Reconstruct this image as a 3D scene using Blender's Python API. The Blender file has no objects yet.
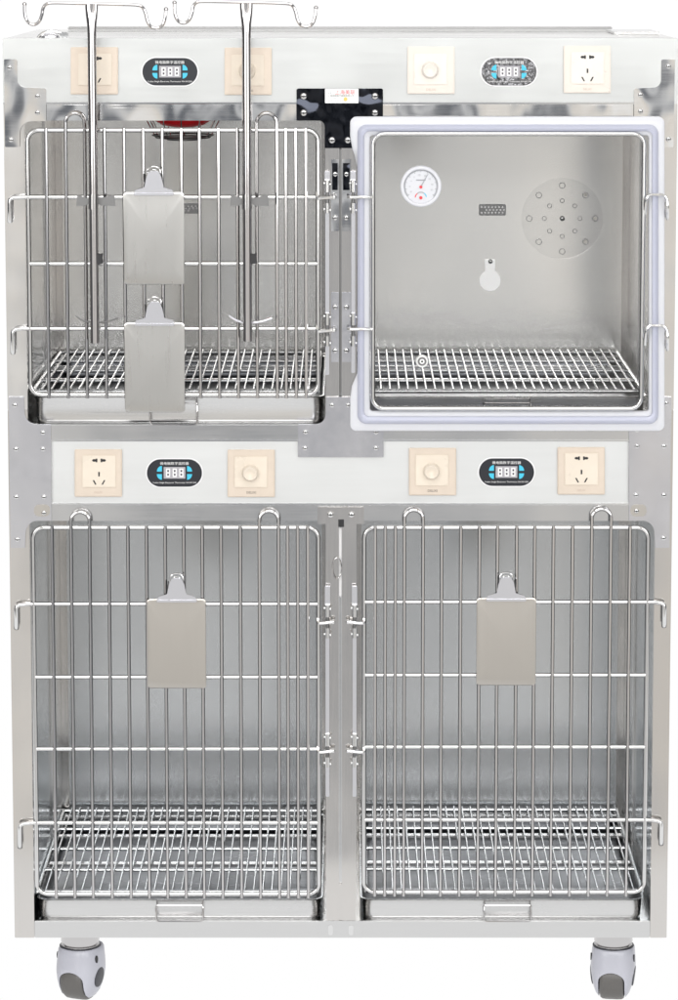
import bpy, bmesh, math, random
from mathutils import Vector, Matrix
random.seed(7)
PI = math.pi
scene = bpy.context.scene
col = scene.collection

# ------------------------------------------------------------------ camera model / measuring
F, PX0, PY0, TH, D = 3480.0, 347.0, 434.0, math.radians(8), 6.3
def _ray(px, py, Y):
    u = (px-PX0)/F; v = (PY0-py)/F
    dy = math.cos(TH)+v*math.sin(TH); dz = -math.sin(TH)+v*math.cos(TH)
    t = (Y+D)/dy
    return u*t, t*dz
ZC = -_ray(0, 998, .1)[1]
def X(px, py, Y=0.0): return _ray(px, py, Y)[0]
def Z(py, Y=0.0): return _ray(0, py, Y)[1]+ZC
def P(px, py, Y=0.0):
    x, z = _ray(px, py, Y); return Vector((x, Y, z+ZC))
PXM = 0.00181     # metres per photo pixel at the front of the cage

# ------------------------------------------------------------------ materials
def mat(name, base=(.6, .6, .6), metal=0.0, rough=.4, spec=.5):
    m = bpy.data.materials.new(name); m.use_nodes = True
    b = m.node_tree.nodes['Principled BSDF']
    b.inputs['Base Color'].default_value = (*base, 1)
    b.inputs['Metallic'].default_value = metal
    b.inputs['Roughness'].default_value = rough
    b.inputs['Specular IOR Level'].default_value = spec
    return m
def nd(m, t, **kw):
    n = m.node_tree.nodes.new(t)
    for k, v in kw.items():
        if k in n.inputs: n.inputs[k].default_value = v
        else: setattr(n, k, v)
    return n
def lk(m, a, b): m.node_tree.links.new(a, b)
def brushed(name, base, rough, stretch=(4, 4, 400), metal=1.0, var=.06, bump=.02, smudge=.05, aniso=.0, wav=0.0, wscale=2.0, tone=.04):
    """steel: fine brushing stretched along one axis, faint smudges, optional slow waviness of the sheet"""
    m = mat(name, base, metal, rough)
    b = m.node_tree.nodes['Principled BSDF']
    tc = nd(m, 'ShaderNodeTexCoord'); mp = nd(m, 'ShaderNodeMapping'); mp.inputs['Scale'].default_value = stretch
    lk(m, tc.outputs['Object'], mp.inputs['Vector'])
    n = nd(m, 'ShaderNodeTexNoise', Scale=3.0, Detail=4.0, Roughness=.65); lk(m, mp.outputs[0], n.inputs['Vector'])
    n2 = nd(m, 'ShaderNodeTexNoise', Scale=9.0, Detail=5.0, Roughness=.6); lk(m, tc.outputs['Object'], n2.inputs['Vector'])
    mr = nd(m, 'ShaderNodeMapRange'); mr.inputs['From Min'].default_value=.3; mr.inputs['From Max'].default_value=.7
    mr.inputs['To Min'].default_value = max(rough-var, .02); mr.inputs['To Max'].default_value = rough+var
    lk(m, n.outputs['Fac'], mr.inputs['Value'])
    mr2 = nd(m, 'ShaderNodeMapRange'); mr2.inputs['From Min'].default_value=.4; mr2.inputs['From Max'].default_value=.75
    mr2.inputs['To Min'].default_value = 0; mr2.inputs['To Max'].default_value = smudge
    lk(m, n2.outputs['Fac'], mr2.inputs['Value'])
    ad = nd(m, 'ShaderNodeMath', operation='ADD'); lk(m, mr.outputs[0], ad.inputs[0]); lk(m, mr2.outputs[0], ad.inputs[1])
    lk(m, ad.outputs[0], b.inputs['Roughness'])
    mx = nd(m, 'ShaderNodeMapRange'); mx.inputs['From Min'].default_value=.25; mx.inputs['From Max'].default_value=.75
    mx.inputs['To Min'].default_value = 1-tone; mx.inputs['To Max'].default_value = 1+tone
    lk(m, n.outputs['Fac'], mx.inputs['Value'])
    vm = nd(m, 'ShaderNodeVectorMath', operation='SCALE'); vm.inputs[0].default_value = base
    lk(m, mx.outputs[0], vm.inputs['Scale']); lk(m, vm.outputs[0], b.inputs['Base Color'])
    bp = nd(m, 'ShaderNodeBump', Strength=bump, Distance=.002); lk(m, n.outputs['Fac'], bp.inputs['Height'])
    last = bp
    if wav:
        n3 = nd(m, 'ShaderNodeTexNoise', Scale=wscale, Detail=1.5, Roughness=.4); lk(m, tc.outputs['Object'], n3.inputs['Vector'])
        b2 = nd(m, 'ShaderNodeBump', Strength=1.0, Distance=wav); lk(m, n3.outputs['Fac'], b2.inputs['Height'])
        lk(m, bp.outputs[0], b2.inputs['Normal']); last = b2
    lk(m, last.outputs[0], b.inputs['Normal'])
    return m
M = {}
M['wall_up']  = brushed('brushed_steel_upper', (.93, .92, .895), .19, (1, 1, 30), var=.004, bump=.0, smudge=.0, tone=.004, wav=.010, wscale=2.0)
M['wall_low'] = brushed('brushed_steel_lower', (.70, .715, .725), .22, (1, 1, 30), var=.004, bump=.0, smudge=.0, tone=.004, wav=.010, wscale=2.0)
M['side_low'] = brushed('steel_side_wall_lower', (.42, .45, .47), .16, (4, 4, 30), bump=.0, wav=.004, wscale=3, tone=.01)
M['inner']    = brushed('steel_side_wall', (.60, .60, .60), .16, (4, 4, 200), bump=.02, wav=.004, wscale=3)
M['post']     = brushed('satin_steel_frame', (.66, .64, .62), .13, (80, 80, 3), var=.02, bump=.0, smudge=.04, wav=.003, wscale=4, tone=.015)
M['rail']     = brushed('satin_steel_rail', (.66, .66, .66), .15, (3, 80, 80), var=.02, bump=.0, smudge=.04, wav=.003, wscale=4, tone=.015)
M['mirror']   = brushed('polished_steel', (.76, .755, .75), .05, (3, 100, 100), var=.02, bump=.0, smudge=.08, wav=.010, wscale=7)
M['post_up']  = brushed('polished_frame_steel', (.74, .735, .73), .08, (80, 80, 3), var=.02, bump=.0, smudge=.06, wav=.006, wscale=4, tone=.01)
M['bracket']  = brushed('polished_bracket_steel', (.66, .66, .69), .18, (30, 30, 30), var=.02, bump=.0, smudge=.08, wav=.0025, wscale=7, tone=.01)
M['dark']     = brushed('dark_reflection_and_slot_steel', (.022, .024, .03), .06, (60, 60, 60), var=.02, bump=.0, smudge=.06, wav=.011, wscale=16)  # silver bracket's dark reflections put into the base colour; keeper slots share it
M['panel']    = brushed('brushed_panel', (.67, .68, .68), .40, (2, 50, 50), metal=.75, bump=.0, var=.02, tone=.012)
M['panel_top']= brushed('brushed_top_panel', (.53, .54, .535), .30, (2, 50, 50), metal=.85, bump=.0, var=.02, tone=.012)
M['chrome']   = mat('chrome_wire', (.74, .74, .74), 1, .12)
M['wire']     = mat('steel_wire', (.58, .57, .57), 1, .12)
M['fwire']    = mat('door_frame_wire', (.70, .70, .70), 1, .12)
M['grate']    = mat('grate_wire', (.54, .55, .56), 1, .2)
M['tray']     = brushed('tray_steel', (.68, .68, .68), .22, (3, 80, 80), bump=.01, wav=.002, wscale=4)
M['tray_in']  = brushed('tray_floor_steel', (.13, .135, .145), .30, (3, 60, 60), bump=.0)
M['satin']    = mat('satin_white_metal', (.95, .95, .95), 1, .42)
M['board']    = brushed('clipboard_steel', (.52, .515, .50), .28, (60, 60, 2), var=.01, bump=.0, smudge=.0, wav=.002, wscale=6, tone=.008)
M['board2']   = brushed('satin_board_steel', (.50, .475, .44), .36, (60, 60, 2), var=.01, bump=.0, smudge=.0, tone=.008)
M['clip']     = mat('clip_nickel', (.80, .80, .84), 1, .22)
M['pole']     = mat('pole_steel', (.62, .60, .60), 1, .09)
M['screw']    = mat('screw_steel', (.78, .78, .78), 1, .18)
M['black']    = mat('black', (.012, .012, .014), 0, .5)
M['gap']      = mat('rubber_dark', (.03, .03, .032), 0, .7)
M['vent']     = mat('vent_plate', (.22, .22, .22), 1, .35)
M['white']    = mat('white_plastic', (.85, .85, .86), 0, .3)
M['beige']    = brushed('beige_insert', (.74, .66, .56), .3, (6, 6, 6), metal=0, bump=0)
M['tan']      = brushed('champagne_plate', (.67, .58, .49), .34, (20, 20, 20), metal=.1, var=.04, bump=.0, tone=.03)
M['beige_w']  = brushed('pale_insert', (.80, .75, .69), .3, (6, 6, 6), metal=0, bump=0)
M['tan_w']    = brushed('pale_plate', (.74, .68, .62), .3, (20, 20, 20), metal=.1, var=.04, bump=.0, tone=.02)
M['ink']      = mat('ink', (.10, .08, .07), 0, .5)
M['faint']    = mat('faint_ink', (.55, .45, .38), 0, .5)
M['face']     = mat('thermostat_face', (.018, .020, .026), 0, .28)
M['facefilm'] = brushed('thermostat_film', (.22, .22, .23), .12, (60, 60, 60), metal=.85, var=.05, bump=.4, wav=.012, wscale=90)
M['lcd']      = mat('display_window', (.40, .39, .42), 0, .2)
M['seg']      = mat('display_digit', (.82, .82, .82), 0, .4)
M['segoff']   = mat('display_gap', (.05, .04, .06), 0, .4)
M['cyan']     = mat('cyan_key', (.06, .52, .72), 0, .3)
M['txt']      = mat('white_print', (.85, .85, .85), 0, .5)
M['red']      = mat('red_print', (.75, .05, .06), 0, .5)
M['grey']     = mat('grey_print', (.35, .36, .38), 0, .5)
M['gold']     = mat('yellow_mark', (.85, .55, .15), 0, .5)
M['paper']    = mat('sticker_paper', (.85, .86, .86), 0, .35)
M['gasket']   = mat('milky_plastic', (.74, .75, .79), 0, .28)
M['gasket_b'] = mat('milky_plastic_groove', (.57, .59, .71), 0, .25)
M['gasket_c'] = mat('milky_plastic_lip', (.68, .69, .73), 0, .28)
for k in ('gasket', 'gasket_b', 'gasket_c'):
    M[k].node_tree.nodes['Principled BSDF'].inputs['Subsurface Weight'].default_value = .15
    M[k].node_tree.nodes['Principled BSDF'].inputs['Alpha'].default_value = .86
    M[k].node_tree.nodes['Principled BSDF'].inputs['Subsurface Radius'].default_value = (.01, .01, .012)
M['caster']   = mat('caster_shell', (.47, .475, .53), 0, .28)
M['rubber']   = brushed('wheel_tread', (.11, .105, .10), .38, (30, 30, 30), metal=0, var=.1, bump=.02)
M['cap']      = mat('caster_cap', (.035, .036, .045), 0, .4)
def redglass():
    m = mat('red_bulb_glass', (.80, .02, .03), 0, .08)
    return m
M['bulb'] = redglass()
def clear(name, refl=.07, tint=(.99, .99, .99), rough=.0):
    m = bpy.data.materials.new(name); m.use_nodes = True
    nt = m.node_tree; nt.nodes.clear()
    out = nt.nodes.new('ShaderNodeOutputMaterial'); mix = nt.nodes.new('ShaderNodeMixShader')
    tr = nt.nodes.new('ShaderNodeBsdfTransparent'); gl = nt.nodes.new('ShaderNodeBsdfGlossy')
    tr.inputs['Color'].default_value = (*tint, 1); gl.inputs['Roughness'].default_value = rough
    fr = nt.nodes.new('ShaderNodeFresnel'); fr.inputs['IOR'].default_value = 1.0+refl*7
    nt.links.new(fr.outputs[0], mix.inputs['Fac']); nt.links.new(tr.outputs[0], mix.inputs[1]); nt.links.new(gl.outputs[0], mix.inputs[2])
    nt.links.new(mix.outputs[0], out.inputs['Surface'])
    return m
M['pane'] = clear('clear_acrylic', .065)
def milky_clear():
    m = mat('clear_disc', (.9, .9, .9), 0, .2)
    m.node_tree.nodes['Principled BSDF'].inputs['Alpha'].default_value = .10
    return m
M['disc'] = clear('clear_disc', .018, (.985, .985, .985), .05)
def emit(name, c, s):
    m = bpy.data.materials.new(name); m.use_nodes = True
    b = m.node_tree.nodes['Principled BSDF']
    b.inputs['Base Color'].default_value = (0, 0, 0, 1); b.inputs['Specular IOR Level'].default_value = 0
    b.inputs['Emission Color'].default_value = (*c, 1); b.inputs['Emission Strength'].default_value = s
    return m
M['floor'] = emit('glowing_white_floor', (1, 1, 1), 1.0)  # glow added so the floor stays pure white, without shadow under the cage

# ------------------------------------------------------------------ mesh builder
class MB:
    def __init__(s): s.bm = bmesh.new(); s.mats = []
    def mi(s, m):
        if m not in s.mats: s.mats.append(m)
        return s.mats.index(m)
    def box(s, x0, x1, y0, y1, z0, z1, m, bev=0.0):
        b = bmesh.new(); bmesh.ops.create_cube(b, size=1)
        for v in b.verts: v.co = Vector(((x0+x1)/2+v.co.x*(x1-x0), (y0+y1)/2+v.co.y*(y1-y0), (z0+z1)/2+v.co.z*(z1-z0)))
        if bev: bmesh.ops.bevel(b, geom=b.edges[:], offset=bev, segments=2, affect='EDGES', clamp_overlap=True)
        s.merge(b, m); return s
    def merge(s, b, m, mtx=None, smooth=None):
        i = s.mi(m); mp = {}
        for v in b.verts: mp[v] = s.bm.verts.new(mtx @ v.co if mtx else v.co)
        for f in b.faces:
            try:
                g = s.bm.faces.new([mp[v] for v in f.verts]); g.material_index = i
                g.smooth = f.smooth if smooth is None else smooth
            except ValueError: pass
        b.free()
    def pbox(s, x0, y0, x1, y1, Y0, Y1, m, bev=0.0):
        """box from photo pixels measured on the plane Y0 (its front)"""
        ym = (y0+y1)/2
        return s.box(X(x0, ym, Y0), X(x1, ym, Y0), Y0, Y1, Z(y1, Y0), Z(y0, Y0), m, bev)
    def prism(s, pts, y0, y1, m, bev=0.0):
        """pts: (x,z) outline, extruded along y"""
        b = bmesh.new()
        A = [b.verts.new((p[0], y0, p[1])) for p in pts]; C_ = [b.verts.new((p[0], y1, p[1])) for p in pts]; N = len(pts)
        fr = b.faces.new(A); b.faces.new(C_[::-1])
        for k in range(N): b.faces.new((A[k], C_[k], C_[(k+1) % N], A[(k+1) % N]))
        bmesh.ops.recalc_face_normals(b, faces=b.faces[:])
        if bev: bmesh.ops.bevel(b, geom=list(fr.edges), offset=bev, segments=2, affect='EDGES', clamp_overlap=True)
        s.merge(b, m); return s
    def tube(s, pts, r, m, n=10, closed=False, caps=True):
        pts = [Vector(p) for p in pts]; N = len(pts); rings = []
        i = s.mi(m)
        T = []
        for k in range(N):
            a = pts[(k-1) % N] if (closed or k > 0) else pts[k]
            c = pts[(k+1) % N] if (closed or k < N-1) else pts[k]
            T.append((c-a).normalized())
        up = Vector((0, 1, 0)) if abs(T[0].y) < .9 else Vector((1, 0, 0))
        u = (up-T[0]*up.dot(T[0])).normalized()
        for k in range(N):
            u = (u-T[k]*u.dot(T[k])).normalized(); w = T[k].cross(u)
            rr = r[k] if isinstance(r, (list, tuple)) else r
            rings.append([s.bm.verts.new(pts[k]+(u*math.cos(2*PI*j/n)+w*math.sin(2*PI*j/n))*rr) for j in range(n)])
        for k in range(N if closed else N-1):
            A, B = rings[k], rings[(k+1) % N]
            for j in range(n):
                f = s.bm.faces.new((A[j], A[(j+1) % n], B[(j+1) % n], B[j])); f.smooth = True; f.material_index = i
        if caps and not closed:
            for R, fl in ((rings[0], True), (rings[-1], False)):
                f = s.bm.faces.new(R[::-1] if fl else R); f.material_index = i
        return s
    def rings(s, RR, m, closed_ring=True, capa=False, capb=False, mats=None, smooth=True):
        V = [[s.bm.verts.new(p) for p in R] for R in RR]; n = len(V[0])
        for k in range(len(V)-1):
            i = s.mi(mats[k] if mats else m)
            for j in range(n if closed_ring else n-1):
                f = s.bm.faces.new((V[k][j], V[k][(j+1) % n], V[k+1][(j+1) % n], V[k+1][j])); f.smooth = smooth; f.material_index = i
        i = s.mi(m)
        if capa: f = s.bm.faces.new(V[0][::-1]); f.material_index = i
        if capb: f = s.bm.faces.new(V[-1]); f.material_index = i
        return s
    def disc(s, c, r, y0, y1, m, n=28, bev=0.0, sx=1.0):
        return s.prism([(c[0]+r*sx*math.cos(2*PI*k/n), c[1]+r*math.sin(2*PI*k/n)) for k in range(n)], y0, y1, m, bev)
    def sphere(s, c, r, m, sc=(1, 1, 1), seg=16):
        b = bmesh.new(); bmesh.ops.create_uvsphere(b, u_segments=seg, v_segments=max(6, seg//2), radius=r)
        for v in b.verts: v.co = Vector((c[0]+v.co.x*sc[0], c[1]+v.co.y*sc[1], c[2]+v.co.z*sc[2]))
        s.merge(b, m, smooth=True); return s
    def cyl(s, a, b, r, m, n=16): return s.tube([a, b], r, m, n)
    def build(s, name, parent=None, angle=35, origin=None):
        bmesh.ops.recalc_face_normals(s.bm, faces=s.bm.faces[:])
        me = bpy.data.meshes.new(name)
        if origin is not None:
            for v in s.bm.verts: v.co -= Vector(origin)
        for f in s.bm.faces: f.smooth = True
        s.bm.to_mesh(me); s.bm.free()
        for m in s.mats: me.materials.append(m)
        me.set_sharp_from_angle(angle=math.radians(angle))
        o = bpy.data.objects.new(name, me); col.objects.link(o)
        if origin is not None: o.location = origin
        if parent is not None:
            o.parent = parent
            o.matrix_parent_inverse = Matrix.Translation(parent_world(parent)).inverted()
        return o
def parent_world(p):
    v = Vector((0, 0, 0))
    m = world(p)
    return m.to_translation()
def world(o):
    m = Matrix.Translation(o.location) @ Matrix.Rotation(o.rotation_euler.z, 4, 'Z')
    if o.parent: return world(o.parent) @ o.matrix_parent_inverse @ m
    return m
def thing(name, label, cat, loc=(0, 0, 0), group=None):
    o = bpy.data.objects.new(name, None); col.objects.link(o); o.location = loc
    o.empty_display_size = .05
    o['label'] = label; o['category'] = cat
    if group: o['group'] = group
    return o
def part_empty(name, parent, loc):
    o = bpy.data.objects.new(name, None); col.objects.link(o); o.location = loc; o.empty_display_size = .02
    o.parent = parent; o.matrix_parent_inverse = Matrix.Translation(parent_world(parent)).inverted()
    return o
def fillet(pts, seg=7):
    """pts: (x,y,r) closed polygon -> rounded outline"""
    out = []; N = len(pts)
    for k in range(N):
        p = Vector(pts[k][:2]); r = pts[k][2] if len(pts[k]) > 2 else 0
        a = Vector(pts[k-1][:2]); c = Vector(pts[(k+1) % N][:2])
        if r <= 0: out.append(tuple(p)); continue
        d1 = (a-p).normalized(); d2 = (c-p).normalized()
        ang = d1.angle(d2); t = min(r/math.tan(ang/2), (a-p).length*.499, (c-p).length*.499); rr = t*math.tan(ang/2)
        cen = p+(d1+d2).normalized()*(rr/math.sin(ang/2))
        v1 = p+d1*t-cen; v2 = p+d2*t-cen
        tot = v1.angle_signed(v2)
        for i in range(seg+1):
            an = -tot*i/seg
            out.append((cen.x+v1.x*math.cos(an)-v1.y*math.sin(an), cen.y+v1.x*math.sin(an)+v1.y*math.cos(an)))
    return out
def pout(pts, Y, seg=7):
    o = fillet(pts, seg)
    return [(X(p[0], p[1], Y), Z(p[1], Y)) for p in o]
def catmull(pts, n=8):
    pts = [Vector(p) for p in pts]; out = []
    Q = [pts[0]*2-pts[1]]+pts+[pts[-1]*2-pts[-2]]
    for k in range(1, len(Q)-2):
        for i in range(n):
            t = i/n; a, b, c, d = Q[k-1], Q[k], Q[k+1], Q[k+2]
            out.append(.5*((2*b)+(c-a)*t+(2*a-5*b+4*c-d)*t*t+(3*b-a-3*c+d)*t**3))
    out.append(pts[-1]); return out
def rrect3(x0, x1, z0, z1, r, Y, seg=6):
    return [Vector((p[0], Y, p[1])) for p in fillet([(x0, z1, r), (x1, z1, r), (x1, z0, r), (x0, z0, r)], seg)]
def text(s, cx, cz, w, Y, m, parent, name='lettering', h=None):
    cu = bpy.data.curves.new(name, 'FONT'); cu.body = s; cu.size = 1; cu.align_x = 'CENTER'; cu.align_y = 'CENTER'; cu.resolution_u = 2
    to = bpy.data.objects.new('tmp', cu); col.objects.link(to)
    bpy.context.view_layer.update()
    dg = bpy.context.evaluated_depsgraph_get()
    me = bpy.data.meshes.new_from_object(to.evaluated_get(dg))
    bpy.data.objects.remove(to); bpy.data.curves.remove(cu)
    xs = [v.co.x for v in me.vertices]; ys = [v.co.y for v in me.vertices]
    sx = w/(max(xs)-min(xs)); sy = (h/(max(ys)-min(ys))) if h else sx
    mx = (max(xs)+min(xs))/2; my = (max(ys)+min(ys))/2
    for v in me.vertices: v.co = Vector(((v.co.x-mx)*sx, 0, (v.co.y-my)*sy))
    me.materials.clear(); me.materials.append(m); me.name = name
    o = bpy.data.objects.new(name, me); col.objects.link(o); o.location = (cx, Y, cz)
    o.parent = parent; o.matrix_parent_inverse = Matrix.Translation(parent_world(parent)).inverted()
    return o

# ------------------------------------------------------------------ setting
fl = MB(); fl.box(-6, 6, -1.2, 6, -.02, 0, M['floor']); fo = fl.build('floor'); fo['kind'] = 'structure'

# ------------------------------------------------------------------ cabinet frame
XL, XR = -.620, .5965
XLi = X(25, 200); XRi = X(653, 700)
XC0, XC1 = X(325.5, 300), X(356.5, 300)
ZT, ZB = Z(38), Z(938)
DEP = .69; YB = .68
cage = thing('animal_cage', 'wide stainless steel animal cage on casters with four compartments and rows of sockets', 'animal cage', (0, .3, 0))
def B(): return MB()
def bx(x0, x1, y0, y1, z0, z1, m, name, bev=.0008):
    return B().box(x0, x1, y0, y1, z0, z1, m, bev).build(name, cage)
# posts butt under the top panel
ZP = Z(103.5)
for a_, b_, m_n in ((Z(410), ZP, 'post_up'), (ZB, Z(410)-.0004, 'post')):
    bx(XL, XLi, 0, .025, a_, b_, M[m_n], 'post')
    bx(XRi, XR, 0, .025, a_, b_, M[m_n], 'post')
GX0, GX1 = X(339.2, 300), X(341.3, 300)
zr1t, zr1b = Z(104.2), Z(120.5)     # upper rail
zs1t, zs1b = Z(424.5), Z(440.5)     # sill of upper row
zr2t, zr2b = Z(504.5), Z(521)       # rail of lower row
zs2t, zs2b = Z(921), Z(938)
for a, b in ((zs1t, zr1b), (zs2t, zr2b)):
    bx(XC0, GX0-.0008, 0, .03, a, b, M['post'], 'centre_post')
    bx(GX1+.0008, XC1, 0, .03, a, b, M['post'], 'centre_post')
bx(GX0-.0006, GX1+.0006, .008, .028, zs1t, zr1b, M['vent'], 'post_gap_strip')
bx(GX0-.0006, GX1+.0006, .005, .028, Z(597), Z(528), M['white'], 'post_gap_strip')
bx(GX0-.0006, GX1+.0006, .006, .028, Z(884), Z(597.3), M['rail'], 'post_gap_strip')
bx(GX0-.0006, GX1+.0006, .001, .028, zs2t, Z(884), M['post'], 'post_gap_strip')
for (zt, zb, m) in ((zr1t, zr1b, 'mirror'), (zs1t, zs1b, 'rail'), (zr2t, zr2b, 'rail'), (zs2t, zs2b, 'rail')):
    bx(XLi+.0003, XRi-.0003, 0, .025, zb, zt, M[m], 'rail', .0012)
# recessed channel piece on the upper rail
B().pbox(104, 107, 184, 118, -.0025, -.0004, M['mirror'], .001).build('rail_channel', cage)
B().pbox(184.4, 106.5, 295, 119, -.0025, -.0004, M['mirror'], .001).build('rail_channel', cage)
B().pbox(99.5, 105, 102.5, 119.5, -.004, -.0004, M['chrome'], .0006).build('rail_joint', cage)
# body panels
bx(XL, XL+.010, .0255, DEP, ZB, ZP, M['post'], 'side_panel')
bx(XR-.010, XR, .0255, DEP, ZB, ZP, M['post'], 'side_panel')
top_panel = B().box(XL, XR, -.003, .02, Z(103, -.003), Z(38, -.003), M['panel_top'], .0015).build('control_panel', cage)
bx(XL, XR, .0205, DEP, ZP+.001, Z(38)-.001, M['post'], 'top_cover', .002)
mid_panel = B().pbox(51, 441, 629, 504, .0015, .02, M['panel'], .0008).build('control_panel', cage)
mb = B().pbox(51, 439.6, 629, 441.2, -.0012, .0012, M['chrome'], .0003); mb.pbox(51, 503.3, 629, 504.9, -.0012, .0012, M['chrome'], .0003)
mb.build('panel_trim', cage)
mb = B().pbox(3, 102.4, 634, 104, -.0048, -.0032, M['chrome'], .0003); mb.build('panel_trim', cage)
# ridge and lid on the top
bx(X(68, 33, .62), X(612, 33, .62), .61, .622, Z(38), Z(38)+.0065, M['vent'], 'lid_ridge', .002)
bx(X(614, 35, .3), X(660, 35, .3), .30, .5, Z(38)-.0005, Z(38)+.004, M['rail'], 'lid_ridge', .001)
mb = B(); pts = catmull([P(38, 38, .05), P(42, 33.5, .05), P(50, 31, .05), P(58, 32, .05), P(66, 35, .05)])
mb.tube(pts, .003, M['chrome']); mb.box(X(60, 35, .04), X(68, 35, .04), .04, .06, ZT-.001, ZT+.010, M['chrome'], .002)
mb.sphere(P(50, 37, .05), .012, M['clip'], (1.4, .7, .7)); mb.build('lid_latch', cage)
# compartment shells
LX0, LX1 = XLi-.001, XC0+.002
RX0, RX1 = XC1-.002, XRi+.001
FU = Z(424)-.003     # floor of the upper row
FL = Z(921)-.003
CU = zr1b+.004; CL = zr2b+.004
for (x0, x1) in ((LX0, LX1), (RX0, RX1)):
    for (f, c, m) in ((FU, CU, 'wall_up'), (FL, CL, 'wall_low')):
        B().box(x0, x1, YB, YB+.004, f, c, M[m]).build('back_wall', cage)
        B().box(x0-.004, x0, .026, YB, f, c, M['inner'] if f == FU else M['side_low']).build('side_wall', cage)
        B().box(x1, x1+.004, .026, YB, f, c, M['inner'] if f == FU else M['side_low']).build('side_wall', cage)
        B().box(x0-.002, x1+.002, .026, YB, c, c+.004, M[m]).build('ceiling_panel', cage)
        B().box(x0-.002, x1+.002, .026, YB, f-.004, f, M['inner']).build('compartment_floor', cage)
        # folded corner channels
        for s, xx in ((1, x0), (-1, x1)):
            w = .014
            a, b = sorted((xx+s*.0002, xx+s*w))
            B().box(a, b, YB-.012, YB-.0005, f, c, M['post'], .002).build('corner_channel', cage)
            a, b = sorted((xx+s*.0002, xx+s*.004))
            B().box(a, b, .40, .43, f, c, M['inner'], .001).build('corner_channel', cage)
# ------------------------------------------------------------------ screws
def make_screw(parent, px, py, Y, r=2.6):
    c = P(px, py, Y); R = r*PXM; mb = B()
    n = 14; prof = ((1.0, 0), (.96, -.25), (.75, -.5), (.4, -.62))
    RR = [[Vector((c.x+R*a*math.cos(2*PI*k/n), Y+R*d, c.z+R*a*math.sin(2*PI*k/n))) for k in range(n)] for a, d in prof]
    mb.rings(RR, M['screw'], capb=True)
    w = R*.14
    mb.box(c.x-R*.62, c.x-R*.15, Y-R*.66, Y-R*.4, c.z-w*1.3, c.z+w*1.3, M['black'])
    mb.box(c.x+R*.15, c.x+R*.7, Y-R*.66, Y-R*.4, c.z-w*1.3, c.z+w*1.3, M['black'])
    mb.box(c.x-w, c.x+w, Y-R*.655, Y-R*.4, c.z-R*.42, c.z+R*.42, M['black'])
    return mb.build('screw', parent)
def bracket(outline, screws, m='bracket', Y0=-.006, Y1=-.0005, rs=2.6, name='corner_bracket', Y1b=None):
    o = B().prism(pout(outline, Y0), Y0, Y1, M[m], .0006).build(name, cage)
    for s in screws: make_screw(o, s[0], s[1], Y0, rs)
    return o
bracket([(4, 59, 1.5), (17, 59, 1.5), (17.5, 87, 8), (46, 88.3, 2), (46, 121, 0), (20, 121, 12), (19.5, 147, 1), (5, 147, 1)],
        [(9.7, 67.5), (37.5, 96), (37.5, 112.5), (11, 139.5)], 'mirror', -.0065, -.0035)
bracket([(661.5, 59, 1.5), (675, 59, 1.5), (673.5, 147, 1), (661, 147, 1), (660, 121, 12), (634, 121, 0), (634, 88.3, 2), (661, 87, 8)],
        [(668.5, 66), (640.5, 94.5), (640.5, 111), (668.5, 139)], 'mirror', -.0065, -.0035)
bracket([(8.5, 397), (24, 397), (25, 424, 12), (51, 424.3), (51.5, 520.8), (26, 520.8, 12), (25, 548), (10.5, 548)],
        [(15, 405), (43, 432.5), (16, 449), (43, 449), (16.5, 497), (44, 497), (44, 513), (17.5, 539.5)])
bracket([(671.5, 397), (669.5, 548), (655, 548), (654, 520.8, 12), (629, 520.8), (629, 424.3), (655, 424, 12), (656, 397)],
        [(666, 403), (637, 430), (637, 446), (664, 446), (636, 495), (664, 495), (636.5, 511), (663.5, 538)])
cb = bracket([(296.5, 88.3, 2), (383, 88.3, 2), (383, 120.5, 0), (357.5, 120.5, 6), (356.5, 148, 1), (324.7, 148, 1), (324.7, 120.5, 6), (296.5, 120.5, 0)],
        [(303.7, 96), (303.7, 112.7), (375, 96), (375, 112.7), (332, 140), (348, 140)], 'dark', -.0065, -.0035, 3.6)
cb['label'] = 'polished steel bracket between the upper doors, coloured dark like its reflection'
bracket([(326, 397), (356, 397), (357, 424, 10), (383.5, 424.3), (383.5, 457), (298, 457), (298, 424.3), (325.5, 424, 10)],
        [(332, 405), (348.5, 405), (305.5, 432), (376, 432), (305, 448), (376, 448)])
cb2 = bracket([(317.5, 507, 1), (364, 507, 1), (364, 524), (317.5, 524)], [(330.5, 514.5), (351.5, 514.5)], 'post', -.004, -.0006, 3.3)
B().pbox(338.3, 519.5, 344, 527, -.0046, -.0041, M['black']).build('slot', cb2)
cb3 = bracket([(318, 921), (363, 921), (363, 938), (318, 938)], [], 'rail', -.002, -.0002)
for sx in (330.5, 351): B().prism(pout([(sx-2.3, 925, 2.2), (sx+2.3, 925, 2.2), (sx+2.3, 935.5, 2.2), (sx-2.3, 935.5, 2.2)], -.003), -.0032, -.0021, M['chrome'], .0004).build('slot', cb3)
for ex in (44, 636.5):   # pressed oval washers under the lower screws
    s = 1 if ex < 300 else -1
    B().prism(pout([(ex-10*s, 504.5, 5), (ex+6*s, 504.5, 5), (ex+6*s, 516.5, 5), (ex-10*s, 516.5, 5)], -.0066), -.0066, -.0061, M['board2'], .0002).build('washer', cage)
# finger ring of the centre post
rg = [P(337+4.5*math.cos(a), 568+10.5*math.sin(a), -.004+.003*math.cos(a)) for a in [2*PI*k/20 for k in range(20)]]
B().tube(rg, .0012, M['wire'], 8, closed=True).build('pull_ring', cage)

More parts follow.
